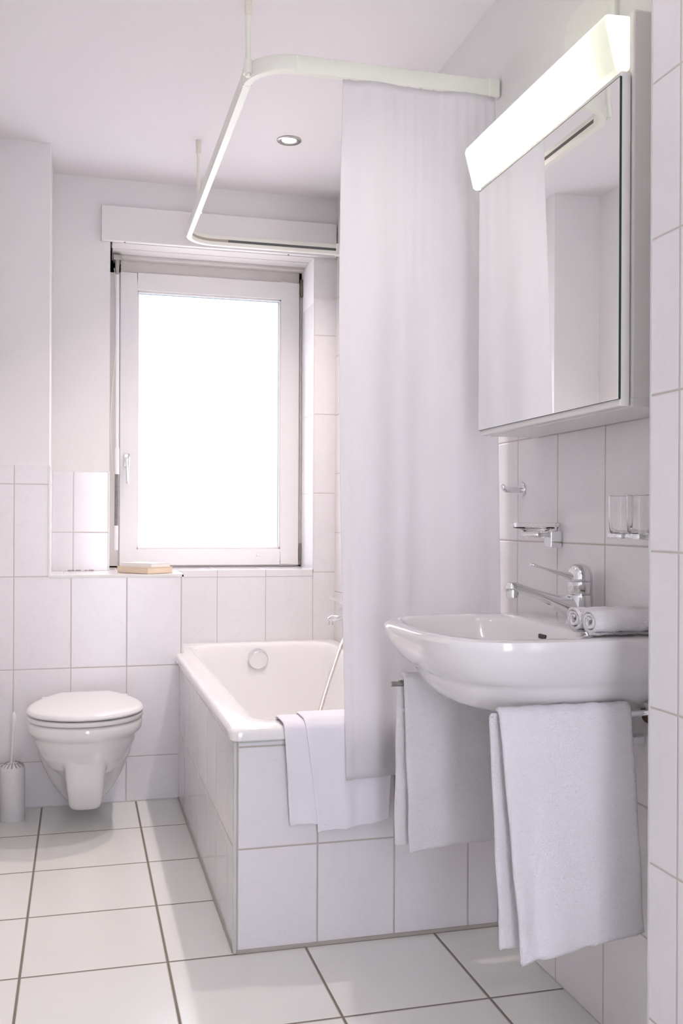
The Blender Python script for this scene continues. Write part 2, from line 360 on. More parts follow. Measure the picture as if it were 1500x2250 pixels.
# ------------------------------------------------------------------ bath
def rrect(x0, x1, y0, y1, r, z, n=8):
    P = []
    for cx, cy, a0 in ((x1-r, y1-r, 0), (x0+r, y1-r, 90), (x0+r, y0+r, 180), (x1-r, y0+r, 270)):
        for k in range(n+1):
            a = R(a0 + 90*k/n); P.append(Vector((cx+r*cos(a), cy+r*sin(a), z)))
    return P
tub = thing('bathtub', 'built-in white enamel bathtub with tiled front and side under the window', 'bathtub', (.7, 3.2, 0))
tx0, tx1, ty0, ty1, RZ = .350, XR-.001, 2.334, YB-.002, .545
tx0b = .350
rings = [rrect(tx0+.006, tx1, ty0+.006, ty1, .020, .512), rrect(tx0, tx1, ty0, ty1, .022, .513), rrect(tx0, tx1, ty0, ty1, .022, .532),
         rrect(tx0+.003, tx1, ty0+.003, ty1, .022, .540), rrect(tx0+.010, tx1-.004, ty0+.010, ty1-.003, .022, RZ-.0008), rrect(tx0+.02, tx1-.01, ty0+.02, ty1-.01, .03, RZ),
         rrect(tx0+.068, tx1-.05, ty0+.078, ty1-.055, .10, RZ), rrect(tx0+.078, tx1-.06, ty0+.088, ty1-.066, .10, RZ-.003), rrect(tx0+.084, tx1-.067, ty0+.096, ty1-.074, .10, RZ-.014),
         rrect(tx0+.09, tx1-.074, ty0+.12, ty1-.082, .11, RZ-.06), rrect(tx0+.105, tx1-.085, ty0+.20, ty1-.105, .12, RZ-.18), rrect(tx0+.125, tx1-.10, ty0+.30, ty1-.135, .13, RZ-.32),
         rrect(tx0+.15, tx1-.12, ty0+.36, ty1-.17, .13, RZ-.38), rrect(tx0+.20, tx1-.17, ty0+.43, ty1-.23, .12, RZ-.405)]
bm = bmesh.new(); bm_loft(bm, rings, False, True)
shell = obj('tub_shell', bm, M_enamel, tub, 0, 'auto', recalc=False)
shell.modifiers.new('s', 'SUBSURF').levels = 1; shell.modifiers['s'].render_levels = 1
sd = shell.data; sd.flip_normals()
bm = bmesh.new(); bm_box(bm, .364, XR-.001, 2.351, 2.40, 0, .514); obj('front_apron', bm, T_front, tub, label='tiled front of the tub')
bm = bmesh.new(); bm_box(bm, .3635, .40, 2.356, YL-.001, 0, .514); obj('side_apron', bm, T_side, tub, label='tiled long side of the tub')
box('corner_strip', .3605, .369, 2.3485, 2.3575, 0, .511, M_trimg, tub, .002)
bm = bmesh.new(); bm_box(bm, .369, XR-.001, 2.3465, 2.352, .507, .5125); bm_box(bm, .360, .365, 2.357, YL-.001, .507, .5125);
obj('sealant', bm, M_trimg, tub)
bm = bmesh.new(); bm_box(bm, .369, XR-.001, 2.3455, 2.352, 0, .008); bm_box(bm, .3590, .365, 2.357, YL-.001, 0, .006)
obj('floor_joint', bm, simple('floor_grout', (.45, .42, .38), .8), tub, label='grey floor joint')
ov = tube('overflow_knob', (.704, 3.972, .487), (.704, 3.938, .479), .0415, M_chrome, tub, .0405, 48, .006)
# mat over the rim
def sheet(name, fn, nu, nv, th, mat, parent=None, label=None, sub=0, off=0):
    bm = bmesh.new(); V = [[bm.verts.new(fn(i/nu, j/nv)) for j in range(nv+1)] for i in range(nu+1)]
    for i in range(nu):
        for j in range(nv): bm.faces.new((V[i][j], V[i+1][j], V[i+1][j+1], V[i][j+1]))
    o = obj(name, bm, mat, parent, 0, True, label=label)
    s = o.modifiers.new('t', 'SOLIDIFY'); s.thickness = th; s.offset = off
    if sub: q = o.modifiers.new('s', 'SUBSURF'); q.levels = q.render_levels = sub
    return o
def noise(a, b=0): return sin(a*3.1+b*1.7)+.6*sin(a*6.7-b*2.9+1.3)+.4*sin(a*11.3+b*5.1+.7)
def polyl(pts, t):
    pts = [Vector(p) for p in pts]; ls = [(b-a).length for a, b in zip(pts, pts[1:])]; d = t*sum(ls)
    for a, b, l in zip(pts, pts[1:], ls):
        if d <= l: return a+(b-a)*(d/l)
        d -= l
    return pts[-1]
mt = thing('bath_mat', 'white folded bath mat draped over the front rim of the bathtub', 'bath mat', (.6, 2.33, .30))
def matlayer(x0t, x0b, x1t, x1b, dy, zb0, zb1, z2, dz=0):
    prof = [(0, 2.470-dz, .46), (0, 2.447-dz, .53), (0, 2.432-dz, .5525+dy), (0, 2.40, .5535+dy), (0, 2.36, .5535+dy), (0, 2.340, .553+dy), (0, 2.327-dy, .545), (0, 2.324-dy, .53), (0, 2.323-dy, .45), (0, 2.328-dy, .36), (0, 2.328-dy, 0)]
    def f(u, v):
        zb = zb0+(zb1-zb0)*u
        pr = prof[:-1]+[(0, 2.330-dy, zb)]
        p = polyl(pr, v); k = max(0, min(1, (.55-p.z)/.25)) if v > .4 else 0
        x = (x0t+(x0b-x0t)*k)*(1-u)+(x1t+(x1b-x1t)*k)*u
        return Vector((x, p.y + k*.003*noise(u*2.5, 1) - k*.004*sin(u*pi), p.z + (.0012*noise(u*5, 3) if v > .95 else 0)))
    return f
sheet('lower_layer', matlayer(.478, .495, .75, .742, .0, .305, .300, 0), 26, 60, .006, M_mat, mt, sub=1)
sheet('upper_layer', matlayer(.530, .562, .752, .744, .0075, .285, .302, 0, .004), 26, 60, .006, M_mat, mt, sub=1)
# bath mixer on the right wall
mx = thing('bath_mixer', 'chrome bath mixer tap on the wall past the shower curtain', 'tap', (XR-.005, 3.70, .66))
path('spout', [(XR-.03, 3.70, .676), (.99, 3.70, .670), (.945, 3.70, .666), (.936, 3.70, .660)], [.014, .013, .0125, .010], M_chrome, mx)
tube('aerator', (.944, 3.70, .662), (.944, 3.70, .642), .010, M_chrome, mx)
tube('body', (XR-.035, 3.60, .68), (XR-.035, 3.78, .68), .022, M_chrome, mx, bevel=.004)
for y in (3.62, 3.76): tube('wall_flange', (XR-.001, y, .68), (XR-.03, y, .68), .03, M_chrome, mx, .014)
path('lever', [(XR-.035, 3.70, .70), (XR-.05, 3.70, .722), (.975, 3.70, .735), (.938, 3.70, .749)], [.014, .009, .005, .005], M_chrome, mx)
hc = [(XR-.035, 3.66, .655), (1.0, 3.64, .625), (.962, 3.58, .592), (.919, 3.50, .548), (.855, 3.39, .462), (.797, 3.28, .380), (.745, 3.17, .295), (.70, 3.05, .21), (.68, 2.95, .165)]
hs = []
for i in range(len(hc)-1):
    p0, p1, p2, p3 = [Vector(hc[max(0, min(len(hc)-1, i+k))]) for k in (-1, 0, 1, 2)]
    for k in range(6):
        t = k/6; hs.append(.5*((2*p1)+(p2-p0)*t+(2*p0-5*p1+4*p2-p3)*t*t+(3*p1-p0-3*p2+p3)*t**3))
m, t_, b_ = nt('hose_metal'); b_.inputs['Metallic'].default_value = 1; b_.inputs['Roughness'].default_value = .3; b_.inputs['Base Color'].default_value = (.78, .73, .70, 1)
bm = bmesh.new(); dense = [polyl(hs, k/330) for k in range(331)]
bm_path(bm, dense, [.0076 if k % 3 else .0050 for k in range(331)], 10)
tag(obj('shower_hose', bm, m, None, 0, True), 'ribbed metal shower hose hanging down into the bathtub', 'hose')

# ------------------------------------------------------------------ curtain rail, curtain
rail = thing('shower_curtain_rail', 'white U-shaped shower curtain rail hung from the ceiling over the bathtub', 'curtain rail', (.405, 3.1, 2.145))
RX, RF, RB, rr, Z0, Z1 = .405, 2.368, 3.935, .105, 2.146, 2.188
def railpath():
    P = [Vector((XR-.001, RF, 0)), Vector((RX+rr, RF, 0))]
    for k in range(1, 13): a = R(270-90*k/12); P.append(Vector((RX+rr+rr*cos(a), RF+rr+rr*sin(a), 0)))
    P.append(Vector((RX, RB-rr, 0)))
    for k in range(1, 13): a = R(180-90*k/12); P.append(Vector((RX+rr+rr*cos(a), RB-rr+rr*sin(a), 0)))
    P.append(Vector((XR-.001, RB, 0))); return P
def sweep(bm, P, prof):
    V = []
    for i, p in enumerate(P):
        d = (P[min(i+1, len(P)-1)]-P[max(i-1, 0)]).normalized(); nrm = Vector((d.y, -d.x, 0))
        V.append([bm.verts.new(p+nrm*a+Vector((0, 0, z))) for a, z in prof])
    n = len(prof)
    for A, B in zip(V, V[1:]):
        for k in range(n): bm.faces.new((A[k], A[(k+1) % n], B[(k+1) % n], B[k]))
    bm.faces.new(V[0][::-1]); bm.faces.new(V[-1])
RP = railpath()
bm = bmesh.new(); sweep(bm, RP, [(-.009, Z0), (.009, Z0), (.011, Z0+.004), (.011, Z1-.006), (.007, Z1), (-.007, Z1), (-.011, Z1-.006), (-.011, Z0+.004)])
obj('rail', bm, M_rail, rail, 0, 'auto')
inn = .0115
bm = bmesh.new(); sweep(bm, [RP[-2]+Vector((.06, 0, 0)), RP[-1]-Vector((.03, 0, 0))], [(inn-.003, Z0+.014), (inn+.0004, Z0+.014), (inn+.0004, Z0+.024), (inn-.003, Z0+.024)])
bm2 = bmesh.new(); sweep(bm2, RP[13:15], [(inn-.003, Z0+.014), (inn+.0004, Z0+.014), (inn+.0004, Z0+.024), (inn-.003, Z0+.024)])
obj('glide_slot', bm, M_slot, rail, label='dark slot of the rail'); obj('glide_slot', bm2, M_slot, rail)
bm = bmesh.new(); sweep(bm, RP[14:-1]+[RP[-2]+Vector((.06, 0, 0))], [(inn-.003, Z0+.014), (inn+.0004, Z0+.014), (inn+.0004, Z0+.024), (inn-.003, Z0+.024)])
obj('slot_insert', bm, M_brass, rail)
for y in (RF, RB): box('end_bracket', XR-.034, XR-.0005, y-.014, y+.014, Z0-.004, Z1+.004, M_rail, rail, .006, seg=3)
for p, d in ((RP[1], (1, 0)), (RP[13], (0, 1)), (RP[14], (0, 1)), (RP[-2], (1, 0))):
    bm = bmesh.new(); ex, ey = (.002, .0117) if d[0] else (.0117, .002)
    bm_box(bm, p.x-ex, p.x+ex, p.y-ey, p.y+ey, Z0-.0006, Z1+.0006); obj('joint_sleeve', bm, M_rail, rail)
for (px, py, zc) in ((.400, 2.425, 2.300), (.408, 3.56, 2.368)):
    tube('ceiling_rod', (px, py, Z1-.04), (px, py, zc+.02), .0068, M_rail, rail)
    tube('ceiling_sleeve', (px, py, zc), (px, py, ZC), .0095, M_cream, rail, .0105)
    tube('rod_clip', (px, py, Z0+.008), (px, py, Z1+.002), .0135, M_rail, rail, .0105)

def curt(u, v):
    # u across, v down
    z = 2.141 - v*1.727 + (.006*sin(u*9) if v > .98 else 0)
    top = max(0, 1-v*3.2); low = min(1, v*1.4)
    x0 = .627 - .014*sin(v*pi); x1 = 1.034+.004*v
    uu = u + .02*sin(v*2.4+u*5)*u*(1-u)*4
    x = x0 + (x1-x0)*uu
    f = (.020*sin(uu*2*pi*1.7+.8*v+2.2) + .006*sin(uu*2*pi*3.4+1.9*v+.7) + .0022*low*sin(uu*2*pi*6.3+2.6*v+1)
         + .0045*top*sin(uu*2*pi*15)*uu + .004*sin(uu*5-v*7+1))*(.35+.65*low)
    y = 2.356 - .050*min(1, v*1.35)**1.2 + f
    x += .010*low*cos(uu*2*pi*1.7+.8*v+2.2)*min(1, u*8, (1-u)*8)
    if v > .86 and u > .33: z += .014
    cap = 2.320 if z < .58 else 2.320+.04*min(1, (z-.58)/.25)
    if y > cap: y = cap + .0
    if u < .06: y -= (.06-u)*.25*low
    return Vector((x, y, z))
ct = thing('shower_curtain', 'long white fabric shower curtain hanging in front of the tub, drawn to the right', 'curtain', (.8, 2.36, .42))
sheet('cloth', curt, 150, 90, .0012, M_curtain, ct)
def hem(u, v):
    p = curt(u, 0); return Vector((p.x, p.y, 2.137+.011*v))
bm = bmesh.new()
for k in range(11):
    p = curt((k+.5)/11, 0); bm_box(bm, p.x-.003, p.x+.003, RF-.002, RF+.002, 2.136, 2.1455)
o = obj('hook', bm, M_cream, ct); o['kind'] = 'stuff'

# ------------------------------------------------------------------ downlights
for i, (x, y) in enumerate(DL):
    lab = ['round recessed ceiling downlight with steel ring over the far end of the tub', 'recessed ceiling downlight mostly hidden behind the front curtain rail',
           'added out-of-view fill downlight in front of the washbasin', 'added out-of-view fill downlight over the open floor beside the tub', 'added out-of-view fill downlight above the camera'][i]
    d = thing('ceiling_downlight', lab, 'ceiling light', (x, y, ZC), 'recessed ceiling downlights')
    bm = bmesh.new(); n = 48
    prof = [(.044, ZC+.001), (.044, ZC-.003), (.041, ZC-.005), (.032, ZC-.005), (.030, ZC-.002), (.026, ZC-.001), (.0255, ZC+.004)]
    bm_loft(bm, [[Vector((x+r*cos(2*pi*k/n), y+r*sin(2*pi*k/n), z)) for k in range(n)] for r, z in prof], False, False)
    obj('trim_ring', bm, M_steel, d, 0, 'auto')
    bm = bmesh.new(); bm_lathe(bm, [(.026, ZC+.0005), (.026, ZC-.0015), (.018, ZC-.0035), (.004, ZC-.004)], x, y); obj('lamp_lens', bm, M_bulb, d, 0, 'auto')

# ------------------------------------------------------------------ toilet
def egg(cx, yf, yw, hw, z, n=48, wy=None, pb=.62):
    """closed plan outline: round front at yf, straight sides running back to yw; pb = width at the wall / widest"""
    P = []; wy = wy if wy else yf+hw*1.08
    for k in range(n+1):
        a = -pi/2+pi*k/n
        P.append(Vector((cx+hw*sin(a), wy-(wy-yf)*cos(a)**.92 if abs(cos(a)) > 1e-6 else wy, z)))
    for k in range(1, 9):
        t = k/9; P.append(Vector((cx+hw*(1-(1-pb)*t**1.7), wy+(yw-wy)*t, z)))
    P.append(Vector((cx+hw*pb, yw, z))); P.append(Vector((cx-hw*pb, yw, z)))
    for k in range(8, 0, -1):
        t = k/9; P.append(Vector((cx-hw*(1-(1-pb)*t**1.7), wy+(yw-wy)*t, z)))
    return P
TX = .022
wc = thing('toilet', 'white wall-hung toilet with closed lid on the tiled ledge wall', 'toilet', (TX, YL, .05))
bm = bmesh.new()
W = YL-.001
rg = [egg(TX, 3.225, W, .165, .388, pb=.9), egg(TX, 3.206, W, .182, .386, pb=.9), egg(TX, 3.200, W, .187, .374, pb=.9), egg(TX, 3.202, W, .185, .352, pb=.9), egg(TX, 3.212, W, .176, .340, pb=.9),
      egg(TX, 3.222, W, .167, .333, pb=.9), egg(TX, 3.24, W, .160, .30, pb=.9), egg(TX, 3.27, W, .145, .262, pb=.9), egg(TX, 3.31, W, .124, .225, pb=.9), egg(TX, 3.36, W, .098, .195, pb=.9), egg(TX, 3.42, W, .06, .178, pb=.9)]
bm_loft(bm, rg[::-1])
# waste body: column at the front, wings against the wall
rg = [rrect(TX-h, TX+h, y0, W, .026, z) for h, y0, z in ((.070, 3.262, .31), (.068, 3.275, .26), (.064, 3.298, .21), (.060, 3.322, .16), (.056, 3.348, .12), (.053, 3.368, .092), (.047, 3.382, .078), (.03, 3.40, .072))]
bm_loft(bm, rg[::-1])
rg = [rrect(TX-h, TX+h, y0, W, .03, z) for h, y0, z in ((.168, 3.54, .34), (.164, 3.54, .27), (.158, 3.55, .23), (.143, 3.57, .18), (.117, 3.59, .12), (.087, 3.61, .07), (.064, 3.62, .042), (.05, 3.63, .034))]
bm_loft(bm, rg[::-1])
body = obj('bowl', bm, M_ceramic, wc, 0, True)
m_ = body.modifiers.new('r', 'REMESH'); m_.mode = 'VOXEL'; m_.voxel_size = .0045; m_.use_smooth_shade = True
m_ = body.modifiers.new('s', 'SMOOTH'); m_.iterations = 9; m_.factor = .5
def lidpl(z, g, hw=.187, yf=3.199): return egg(TX, yf+g, 3.655-g*.5, hw-g, z, wy=yf+.200, pb=.50)
bm = bmesh.new(); bm_loft(bm, [lidpl(z, g) for z, g in ((.388, .006), (.389, .001), (.393, -.001), (.401, .0), (.404, .004), (.4045, .012))])
obj('seat', bm, M_plastic, wc, 0, 'auto')
bm = bmesh.new(); bm_loft(bm, [lidpl(z, g) for z, g in ((.4075, .006), (.409, -.001), (.414, -.003), (.421, .0), (.426, .006), (.4285, .018), (.4295, .04), (.430, .09))])
obj('lid', bm, M_plastic, wc, 0, 'auto')
for s in (-1, 1):
    bm = bmesh.new(); bm_tube(bm, (TX+s*.105, 3.668, .398), (TX+s*.150, 3.668, .398), .013); bm_box(bm, TX+s*.128-.013, TX+s*.128+.013, 3.655, 3.68, .384, .400); obj('hinge', bm, M_plastic, wc, .003)
# brush
tb = thing('toilet_brush_holder', 'white plastic toilet brush in its cylindrical holder left of the toilet', 'toilet brush', (-.222, 3.60, 0))
bx, by = -.222, 3.600
bm = bmesh.new(); bm_lathe(bm, [(.040, 0), (.042, .003), (.042, .172), (.0405, .180), (.036, .188), (.028, .194), (.018, .197), (.008, .198)], bx, by); obj('holder', bm, M_plastic, tb, 0, 'auto')
bm = bmesh.new()
for k in range(16):
    a = 2*pi*k/16; bm_tube(bm, (bx+.0385*cos(a), by+.0385*sin(a), .1865), (bx+.021*cos(a), by+.021*sin(a), .1985), .0016, n=8)
obj('slots', bm, simple('slot_shadow', (.30, .29, .29), .8), tb)
path('handle', [(bx-.004, by, .19), (bx-.002, by, .24), (bx, by, .29), (bx+.003, by, .34), (bx+.003, by, .365), (bx+.003, by, .373)], [.0055, .0045, .0055, .0075, .0075, .003], M_plastic, tb)

# books
def book(name, B, a, L1, L2, z, h, mcover, mpage, label):
    d1 = Vector((cos(a), sin(a), 0)); d2 = Vector((-sin(a), cos(a), 0)); t = thing(name, label, 'book', (B[0], B[1], z), 'books on the ledge')
    def slab(n, g, z0, z1, m, bev):
        bm = bmesh.new(); o = Vector((B[0], B[1], 0))
        P = [o+d1*x+d2*y for x, y in ((g, g), (L1-g, g), (L1-g, L2-g), (g, L2-g))]
        bm_loft(bm, [[p+Vector((0, 0, z0)) for p in P], [p+Vector((0, 0, z1)) for p in P]]); return obj(n, bm, m, t, bev)
    slab('cover', 0, z, z+.0012, mcover, .0004); slab('pages', .0015, z+.0012, z+h-.0012, mpage, .001); slab('cover', 0, z+h-.0012, z+h, mcover, .0004)
book('book', (.247, 3.742), R(37), .125, .180, LZ+.001, .024, M_pages, M_pages, 'thick book with tan page edges on the ledge, under the white one')
book('book', (.262, 3.762), R(41), .100, .165, LZ+.0252, .014, M_bookw, M_bookw, 'thinner white book lying on top of the tan one on the ledge')
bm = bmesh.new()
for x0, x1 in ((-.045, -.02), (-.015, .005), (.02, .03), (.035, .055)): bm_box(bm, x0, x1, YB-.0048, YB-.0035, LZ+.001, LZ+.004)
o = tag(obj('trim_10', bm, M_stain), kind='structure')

# ------------------------------------------------------------------ washbasin
YC = 1.868
def bring(xf, hb, z, n=56, e=3.3, xb=XR-.001, hbk=None, xm=None):
    """plan outline: superellipse front from xf back to xm, then straight to the wall"""
    xm = xm if xm else xf+.24; hbk = hbk if hbk else hb; P = []
    for k in range(n+1):
        a = -pi/2+pi*k/n; c, s = cos(a), sin(a)
        P.append(Vector((xm-(xm-xf)*max(0, c)**(2/e), YC+hb*(abs(s)**(2/e))*(1 if s > 0 else -1), z)))
    for k in range(1, 7):
        t = k/7; P.append(Vector((xm+(xb-xm)*t, YC+hb+(hbk-hb)*t, z)))
    for sgn in (1, -1): 
        for q in ((.0,) if sgn == 1 else (.0,)): P.append(Vector((xb, YC+sgn*hbk, z)))
    for k in range(6, 0, -1):
        t = k/7; P.append(Vector((xm+(xb-xm)*t, YC-hb-(hbk-hb)*t, z)))
    return P
sk = thing('washbasin', 'white ceramic washbasin mounted on the right wall below the mirror cabinet', 'washbasin', (.85, YC, .66))
Z = .830
outer = [bring(.87, .05, .664, xm=.95, e=2), bring(.80, .10, .665, xm=.93, e=2.1), bring(.752, .152, .672, xm=.92, e=2.3), bring(.716, .192, .688, xm=.91, e=2.5), bring(.692, .218, .712, xm=.90, e=2.7), bring(.682, .229, .730, xm=.90, e=2.8),
         bring(.678, .233, .738, xm=.90, e=2.9), bring(.672, .238, .742, xm=.90, e=3), bring(.655, .250, .757, xm=.88, e=3.1), bring(.636, .262, .784, xm=.88), bring(.625, .270, .806, xm=.87), bring(.622, .273, .820, xm=.87), bring(.626, .271, .827, xm=.87), bring(.634, .264, Z, xm=.87)]
def iring(xf, xbk, hb, z, e=2.8, n=56):
    # inner bowl outlines with same vertex count, closed at the back by a straight-ish side
    P = []; xm = (xf+xbk)/2
    tot = len(outer[0]); m = n+1
    for k in range(m):
        a = -pi/2+pi*k/n; c, s = cos(a), sin(a)
        P.append(Vector((xm-(xm-xf)*max(0, c)**(2/e), YC+hb*(abs(s)**(2/e))*(1 if s > 0 else -1), z)))
    r = tot-m
    for k in range(1, r+1):
        a = pi/2-pi*k/(r+1); s = sin(a); c = cos(a)
        P.append(Vector((xm+(xbk-xm)*max(0, c)**(2/4.5), YC+hb*(abs(s)**(2/4.5))*(1 if s > 0 else -1), z)))
    return P
inner = [iring(.652, .945, .240, Z), iring(.660, .938, .232, Z-.004), iring(.668, .932, .224, Z-.014), iring(.69, .925, .205, Z-.045), iring(.72, .915, .175, Z-.08), iring(.75, .90, .13, Z-.103), iring(.79, .87, .06, Z-.112), iring(.818, .842, .02, Z-.115)]
bm = bmesh.new(); bm_loft(bm, outer+inner)
bs = obj('basin', bm, M_ceramic, sk, 0, 'auto')
bm = bmesh.new(); bm_box(bm, .9272, .934, YC-.022, YC+.014, .7985, .8095); obj('overflow_slot', bm, M_black, sk, .003, label='dark overflow slot')
tube('drain_ring', (.83, YC, Z-.114), (.83, YC, Z-.111), .022, M_chrome, sk, bevel=.001)
# bottle trap
tr = thing('sink_trap', 'white and chrome drain trap beneath the washbasin behind the front towel', 'drain', (.83, 1.87, .5))
tube('collar', (.875, 1.868, .664), (.875, 1.868, .648), .030, M_plastic, tr); tube('gasket', (.875, 1.868, .649), (.875, 1.868, .645), .032, M_black, tr)
tube('bottle', (.875, 1.868, .646), (.875, 1.868, .54), .024, M_chrome, tr, bevel=.004)
path('waste_pipe', [(.875, 1.868, .60), (.95, 1.868, .60), (XR-.001, 1.868, .60)], .016, M_chrome, tr)
for y in (1.73, 1.68):
    v = thing('angle_valve', 'chrome angle valve on the tiled wall under the washbasin, '+('farther' if y > 1.7 else 'nearer')+' of the two', 'valve', (XR-.02, y, .62), 'angle valves under the washbasin')
    tube('valve_body', (XR-.001, y, .625), (XR-.05, y, .625), .012, M_chrome, v); tube('knob', (XR-.05, y, .625), (XR-.08, y, .612), .013, M_chrome, v, .009)
    path('supply_pipe', [(XR-.035, y, .63), (XR-.035, y+.01, .67), (XR-.04, y+.05, .72)], .006, M_copper, v)

# faucet
FX, FY = 1.006, YC-.020
fc = thing('washbasin_faucet', 'chrome single-lever faucet with long spout on the washbasin', 'faucet', (FX, FY, Z))
bm = bmesh.new(); bm_lathe(bm, [(.0292, Z-.002), (.0292, Z+.004), (.028, Z+.008), (.0272, .862), (.0268, .892), (.0245, .8935), (.0245, .895)], FX, FY); obj('body', bm, M_chrome, fc, 0, 'auto')
bm = bmesh.new(); bm_lathe(bm, [(.0255, .8955), (.0262, .8965), (.0262, .9185), (.0252, .9195)], FX, FY); obj('collar', bm, M_chrome, fc, 0, 'auto')
bm = bmesh.new(); bm_lathe(bm, [(.0255, .9200), (.0262, .921), (.0260, .930), (.0240, .941), (.0195, .950), (.012, .9545), (.005, .9562), (.001, .9565)], FX, FY)
dome = obj('dome', bm, M_chrome, fc, 0, 'auto')
def loftx(sec):       # sections (x, zc, hy, hz)
    return [[Vector((x, FY+hy*cos(2*pi*k/20), zc+hz*sin(2*pi*k/20))) for k in range(20)] for x, zc, hy, hz in sec]
bm = bmesh.new(); bm_loft(bm, loftx([(FX-.008, .925, .016, .010), (FX-.022, .930, .014, .009), (FX-.040, .935, .010, .0055), (FX-.07, .943, .008, .0038), (FX-.098, .951, .0075, .0030), (FX-.108, .9545, .0075, .0035), (FX-.112, .9555, .005, .002)])); obj('lever', bm, M_chrome, dome, 0, 'auto')
bm = bmesh.new(); bm_loft(bm, loftx([(FX+.005, .860, .022, .034), (FX-.015, .861, .022, .030), (FX-.035, .868, .0205, .0225), (FX-.06, .8785, .0175, .016), (FX-.10, .894, .0135, .0105), (FX-.135, .9055, .0125, .0105), (FX-.146, .908, .013, .0115), (FX-.158, .909, .0125, .0105), (FX-.165, .908, .009, .008), (FX-.168, .907, .004, .004)])); obj('spout', bm, M_chrome, fc, 0, 'auto')
tube('aerator', (FX-.152, FY, .904), (FX-.152, FY, .888), .0125, M_chrome, fc, .0118, bevel=.001)

# rolled face cloths
def roll(y, x0, x1, label, flip=1):
    r0 = .0055; turns = 2.6; N = 90; Rr = .0245
    def f(u, v):
        a = v*turns*2*pi; r = r0+(Rr-r0)*v**.9
        ang = -a*flip + 2.2
        zz = Z+.0285+r*sin(ang)*.92; yy = y+r*cos(ang)*1.12
        e = .0015*sin(a*1.3+u*3)
        return Vector((x0+(x1-x0)*u + (e+.002*v if u < .1 else 0), yy+.0006*noise(u*4, v*3), max(zz, Z+.004)+.0006*noise(u*5, v*5)))
    o = sheet('rolled_face_cloth', f, 26, N, .0052, M_roll); tag(o, label, 'towel', 'rolled cloths on the washbasin')
    return o
roll(1.690, .905, 1.032, 'white rolled face cloth on the washbasin rim, nearest the faucet', 1)
roll(1.632, .906, 1.036, 'white rolled face cloth at the near end of the washbasin, before the other roll', 1)

# towel rails
RZT = .682
for nm, y, x0 in (('far', 2.075, .668), ('near', 1.648, .748)):
    t = thing('towel_rail', 'short steel towel bar under the washbasin, '+('on the side by the bathtub' if nm == 'far' else 'on the side nearest the camera, mostly covered'), 'towel rail', (XR-.01, y, RZT), 'towel rails')
    tube('bar', (x0, y, RZT), (XR-.01, y, RZT), .0058, M_steel if nm == 'far' else M_chrome, t, bevel=.0008)
    tube('wall_plate', (XR-.001, y, RZT), (XR-.012, y, RZT), .02, M_chrome, t, bevel=.002)
def drape(y, z, rr_, x0t, x0b, x1t, x1b, zb0, zb1, dirn, amp, ph, out=0, edge=0):
    def f(u, v):
        # v 0..1 from rod top down one side ; dirn -1 front, +1 back
        zb = zb0+(zb1-zb0)*u + .0013*noise(u*3+ph, 1)
        L = z-zb
        s = v*(L+rr_*pi/2)
        if s < rr_*pi/2: a = s/rr_; yy = y+dirn*rr_*sin(a); zz = z+rr_*cos(a)
        else: yy = y+dirn*rr_; zz = z-(s-rr_*pi/2)
        k = max(0, min(1, (z-zz)/L)); k2 = k**.8
        x = (x0t+(x0b-x0t)*k)*(1-u)+(x1t+(x1b-x1t)*k)*u
        w = amp*(sin(u*7.0+ph+1.2*k)+.5*sin(u*13+ph*2))
        yy += dirn*(out*k2+ k2*abs(w)*.9)+ k2*w*.3
        return Vector((x+.0015*sin(zz*40+ph)*k*(1-2*u), yy, zz+.0007*noise(u*9, v*7)))
    return f
t = thing('hand_towel', 'large white terry hand towel on the nearer rail in front of the washbasin', 'towel', (.87, 1.648, .25), 'towels hanging under the washbasin')
sheet('back_layer', drape(1.648, RZT, .0100, .722, .750, .995, 1.014, .256, .272, 1, .004, .3, .004), 40, 80, .006, M_terry, t)
sheet('inner_layer', drape(1.648, RZT, .0105, .744, .786, .992, 1.008, .262, .290, -1, .003, .3, .001), 40, 80, .006, M_terry, t)
sheet('front_layer', drape(1.648, RZT+.004, .0175, .730, .770, .993, 1.016, .248, .280, -1, .007, .9, .006), 40, 80, .007, M_terry, t)
t = thing('hand_towel', 'white terry hand towel on the farther rail, between curtain and washbasin', 'towel', (.83, 2.075, .32), 'towels hanging under the washbasin')
sheet('back_layer', drape(2.075, RZT, .0100, .686, .683, .97, .975, .318, .326, 1, .004, 1.3, .004), 40, 80, .006, M_terry2, t)
sheet('inner_layer', drape(2.075, RZT, .0105, .702, .712, .965, .97, .326, .340, -1, .003, 1.3, .001), 40, 80, .006, M_terry2, t)
sheet('front_layer', drape(2.075, RZT+.004, .0175, .693, .703, .97, .978, .316, .334, -1, .008, 2.9, .004), 40, 80, .007, M_terry2, t)

# ------------------------------------------------------------------ mirror cabinet with lamp
cb = thing('mirror_cabinet', 'wall-mounted white bathroom cabinet with mirrored door above the washbasin', 'cabinet', (XR, 1.83, 1.24))
Y0, Y1 = 1.519, 2.138
bm = bmesh.new(); bm_box(bm, .924, XR-.001, Y0, Y1, 1.2425, 1.936); obj('body', bm, M_cab, cb, .006)
bm = bmesh.new(); bm_box(bm, .9245, XR-.002, Y0-.0006, Y0+.001, 1.259, 1.2598); obj('panel_seam', bm, M_trimg, cb)
door = box('door', .902, .921, Y0, Y1, 1.2435, 1.824, M_cab, cb, .002)
box('mirror', .8992, .9025, Y0+.0005, Y1-.001, 1.256, 1.8135, M_mirror, door)
bm = bmesh.new(); bm_box(bm, .8990, .9026, Y0-.0012, Y0+.0006, 1.256, 1.8140); bm_box(bm, .8990, .9026, Y0, Y1, 1.8133, 1.8142); bm_box(bm, .8990, .9026, Y0, Y1, 1.2552, 1.2562)
obj('mirror_edge', bm, M_mirredge, door)
